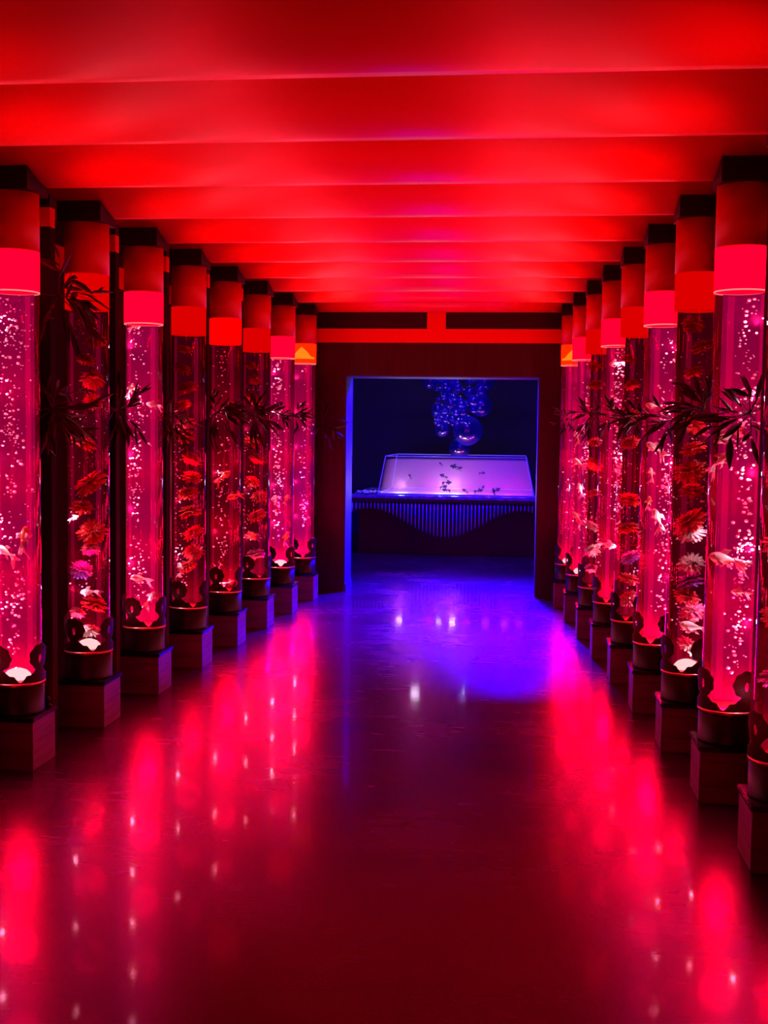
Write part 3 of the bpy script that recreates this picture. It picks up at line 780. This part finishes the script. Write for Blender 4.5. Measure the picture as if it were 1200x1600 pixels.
for k in range(nrod):
    x = -hw+0.03 + (2*hw-0.06)*k/(nrod-1)
    px_x = x+cx
    # wave measured on the photo: low at x=-0.82, high at -1.74 and 0.0
    ph = (px_x+0.845)/0.91
    zb = 0.405 - 0.165*math.cos(PI*ph) if abs(ph) < 2.2 else 0.5
    bm = bmesh.new(); solid_lathe(bm, [(0.006, zb), (0.0085, zb+0.012), (0.0085, 0.6675)], 8, c=(x, -0.88))
    obj('rod', bm, M['rod'], table, True)
# tank
tank = thing('glass_tank', 'glowing purple frustum shaped glass tank on the display table', 'tank', (0, 0, 0.7385))
def frustum(bm, b, t_, z0, z1, cap=True):
    (bx0,bx1,by0,by1), (ax0,ax1,ay0,ay1) = b, t_
    v = [bm.verts.new(p) for p in ((bx0,by0,z0),(bx1,by0,z0),(bx1,by1,z0),(bx0,by1,z0),(ax0,ay0,z1),(ax1,ay0,z1),(ax1,ay1,z1),(ax0,ay1,z1))]
    for f in ((0,1,5,4),(1,2,6,5),(2,3,7,6),(3,0,4,7)): bm.faces.new([v[k] for k in f])
    if cap: bm.faces.new([v[k] for k in (3,2,1,0)]); bm.faces.new(v[4:8])
    return v
tb = (-1.665, 0.205, 14.02, 15.62); tt_ = (-1.590, 0.110, 14.12, 15.50)
bm = bmesh.new(); frustum(bm, tb, tt_, 0.012, 0.462, False)
obj('tank_glass', bm, M['tank_glass'], tank)
# water: a faintly milky volume so the tank lamps bloom in it
mw = bpy.data.materials.new('milky_tank_water'); mw.use_nodes = True; nt = mw.node_tree
for n in list(nt.nodes): nt.nodes.remove(n)
out = nt.nodes.new('ShaderNodeOutputMaterial'); tr = nt.nodes.new('ShaderNodeBsdfTransparent'); vs = nt.nodes.new('ShaderNodeVolumeScatter')
vs.inputs['Color'].default_value = (1.0,0.28,0.80,1); vs.inputs['Density'].default_value = 0.5
nt.links.new(tr.outputs[0], out.inputs['Surface']); nt.links.new(vs.outputs[0], out.inputs['Volume'])
bm = bmesh.new(); frustum(bm, (-1.655,0.195,14.03,15.61), (-1.590,0.115,14.115,15.51), 0.014, 0.420)
obj('tank_water', bm, mw, tank)
bm = bmesh.new()
frustum(bm, (-1.68,0.22,14.0,15.64), (-1.68,0.22,14.0,15.64), 0.0, 0.011)
obj('tank_bed', bm, mat('purple_tank_bed', (0.35,0.12,0.35), 0.6), tank)
bm = bmesh.new()
E_ = [(-1.665,14.02,0.012),(0.205,14.02,0.012),(0.205,15.62,0.012),(-1.665,15.62,0.012),(-1.59,14.12,0.462),(0.11,14.12,0.462),(0.11,15.5,0.462),(-1.59,15.5,0.462)]
for a, b in ((0,1),(1,2),(2,3),(3,0),(4,5),(5,6),(6,7),(7,4),(0,4),(1,5),(2,6),(3,7)): tube(bm, [E_[a], E_[b]], 0.006, 6)
obj('tank_edges', bm, mat('bright_glass_edge', (0.55,0.35,1.0), 0.2, spec=1.0), tank)
for (x, y, pw, c, sz) in ((-1.42,14.36,9,(0.9,1.0,0.8),0.04), (-1.05,14.45,4,(1,0.0,0.8),0.05), (-0.92,14.36,8,(0.9,1.0,0.85),0.04), (-0.76,14.34,12,(0.9,1.0,0.85),0.04), (-0.60,14.45,4,(1.0,0.0,0.7),0.05), (-0.35,14.4,4,(1,0.05,0.75),0.05), (-0.12,14.36,4,(1,0.05,0.7),0.05), (0.06,14.4,3,(1,0.02,0.6),0.05)):
    lamp('tank_lamp', 'POINT', (x, y, 0.7385+0.10), c, pw*0.62, sz)
# small fish in the tank
sf = make_fish('dark', 'dark', 'x', 'fish', 'small dark fish in the tank')
for q in range(0): pass
FM['dark'].node_tree.nodes['Principled BSDF'].inputs['Base Color'].default_value = (0.012,0.004,0.02,1)
for q, (px, py, sz, ang, lab) in enumerate(((709,729,.15,170,'highest, under the column of spheres'),(691,743,.11,160,'left of centre, tilted downward'),(701,754,.13,0,'at the centre of the glow'),(695,760,.10,10,'just below the centre'),(695,766,.11,175,'lowest of the central group'),
      (725,769,.09,150,'on the bed right of centre'),(750,766,.12,10,'on the bed in the right half'),(755,761,.08,60,'hovering over the right half of the bed'),(771,766,.10,110,'upright, far right'),(778,765,.11,30,'farthest right, pointing up'),(755,739,.08,0,'faint, high in the right half'),(640,743,.07,120,'small, in the left half of the tank'),(688,724,.06,140,'tiny, upper left of the centre'),(720,731,.07,20,'tiny, upper right of the centre'))):
    o = sf if q == 0 else copy_tree(sf)
    o['label'] = 'small dark fish in the glowing tank, ' + lab
    P = at(px, py, 14.22); P.z = max(P.z, 0.80)
    o.location = P; a = math.radians(ang); s = sz/0.095*0.95
    flip = math.cos(a) < 0
    R = Matrix.Rotation(-a, 4, 'Y') if not flip else Matrix.Rotation(PI, 4, 'Z') @ Matrix.Rotation(-(PI-a), 4, 'Y')
    o.rotation_euler = R.to_euler(); o.scale = (s,s,s)
# crumpled clear film at the left end of the table
bm = bmesh.new(); rr = random.Random(8); n1, n2 = 16, 7
g = [[Vector((-1.93+0.30*a/n1, 14.02+0.22*b/n2, 0.745+0.045*abs(math.sin(a*1.3+b*0.9))*rr.uniform(0.3,1))) for b in range(n2+1)] for a in range(n1+1)]
A = [[bm.verts.new(p) for p in r] for r in g]; B = [[bm.verts.new(p-Vector((0,0,0.004))) for p in r] for r in g]
for a in range(n1):
    for b in range(n2):
        bm.faces.new((A[a][b],A[a+1][b],A[a+1][b+1],A[a][b+1])); bm.faces.new((B[a][b],B[a][b+1],B[a+1][b+1],B[a+1][b]))
for a in range(n1):
    for b in (0,n2): bm.faces.new((A[a][b],A[a+1][b],B[a+1][b],B[a][b]))
for b in range(n2):
    for a in (0,n1): bm.faces.new((A[a][b],A[a][b+1],B[a][b+1],B[a][b]))
tag(obj('crumpled_film', bm, mat('crumpled_film', (0.7,0.6,0.9), 0.15, spec=1.0)), 'crumpled shiny film lying on the left end of the display table', 'film')

# ------------------------------------------------------------------ hanging glass spheres
sph_me = None
bm = bmesh.new(); bmesh.ops.create_uvsphere(bm, u_segments=32, v_segments=20, radius=1.0)
sph_me = bpy.data.meshes.new('glass_sphere'); bm.to_mesh(sph_me); bm.free(); sph_me.materials.append(M['sphere_glass'])
for p in sph_me.polygons: p.use_smooth = True
SY = 14.8
def sphere(px, py, rpx, dy, label):
    P = at(px, py, SY+dy); r = rpx/FPX*(SY+dy)
    o = bpy.data.objects.new('glass_sphere', sph_me); C.objects.link(o)
    o.location = P; o.scale = (r, r, r)
    tag(o, label, 'glass sphere', 'glass spheres hanging over the tank')
    return P, r
big = [(730.5,673,23.5,0.0,'largest clear glass sphere, near the bottom of the hanging cluster'),
       (718,701,16.5,0.26,'lowest clear glass sphere, resting in the opening of the tank'),
       (751,634,17.5,0.05,'large glass sphere at the right side of the hanging cluster'),
       (691,671,11.5,0.0,'glass sphere low on the left, beside the largest one'),
       (684,640,10.5,0.0,'glass sphere at the left edge of the cluster, above the low left one'),
       (672,596,12,0.05,'glass sphere at the top left under the door head'),
       (757,597,14,0.05,'glass sphere at the top right under the door head'),
       (704,629,12,-0.05,'glass sphere in the middle of the cluster')]
put = [sphere(*b) for b in big]
rs_ = random.Random(11); cnt = 0; tries = 0
while cnt < 120 and tries < 60000:
    tries += 1
    py = rs_.uniform(520, 665)
    c0 = 718; hwid = 42 if py < 600 else (38 if py < 640 else 24)
    if py > 640: c0 = 702
    px = rs_.uniform(c0-hwid, c0+hwid); rp = rs_.choice((3.5,4.5,5.5,6.5,7.5,9)); dy = rs_.uniform(-0.22, 0.22)
    P = at(px, py, SY+dy); r = rp/FPX*(SY+dy)
    if all((P-Q).length > (r+q)*1.002 for Q, q in put) and min((P-Q).length-(r+q) for Q, q in put) < 0.02:
        o = bpy.data.objects.new('glass_sphere', sph_me); C.objects.link(o); o.location = P; o.scale = (r,r,r)
        tag(o, 'small clear glass sphere packed among many in the hanging cluster', 'glass sphere', 'small glass spheres of the hanging cluster')
        put.append((P, r)); cnt += 1
# white round spotlights on the far wall of the tank room
lens = emis('white_spot_lens', (0.8,0.9,1.0), 55)
for px, z, lab in ((648, 2.41, 'round white wall spotlight on the far wall, left of the glass spheres'), (722, 2.41, 'round white wall spotlight on the far wall, high behind the glass spheres'), (705, 1.80, 'round white wall spotlight on the far wall, lowest, behind the glass spheres')):
    x = at(px, 1090, 17.2).x
    t = thing('wall_spotlight', lab, 'spotlight', (x, 17.2995, z), 'far wall spotlights')
    bm = bmesh.new(); solid_lathe(bm, [(0.09, 0.0), (0.09, 0.05), (0.078, 0.07)], 28)
    o = obj('housing', bm, M['drum'], t, True); o.rotation_euler.x = PI/2
    lr = 0.012 if z < 2 else 0.070
    bm = bmesh.new(); solid_lathe(bm, [(lr, 0.0705), (lr*0.94, 0.078)], 28)
    o = obj('lens', bm, lens, t); o.rotation_euler.x = PI/2

for x, y, lab in ((-0.9, 13.4, 'left'), (-0.2, 13.7, 'right'), (-1.2, 14.0, 'leftmost')):
    t = thing('ceiling_spotlight', '%s small round ceiling spotlight hidden above the doorway head, over the tank' % lab, 'spotlight', (x, y, 3.2995), 'small ceiling spotlights')
    bm = bmesh.new(); solid_lathe(bm, [(0.05, 0.0), (0.05, -0.02), (0.042, -0.03)], 20); obj('housing', bm, M['drum'], t, True)
    bm = bmesh.new(); solid_lathe(bm, [(0.036, -0.0305), (0.034, -0.034)], 20); obj('lens', bm, emis('ceiling_spot_lens', (0.75,0.85,1.0), 120), t)
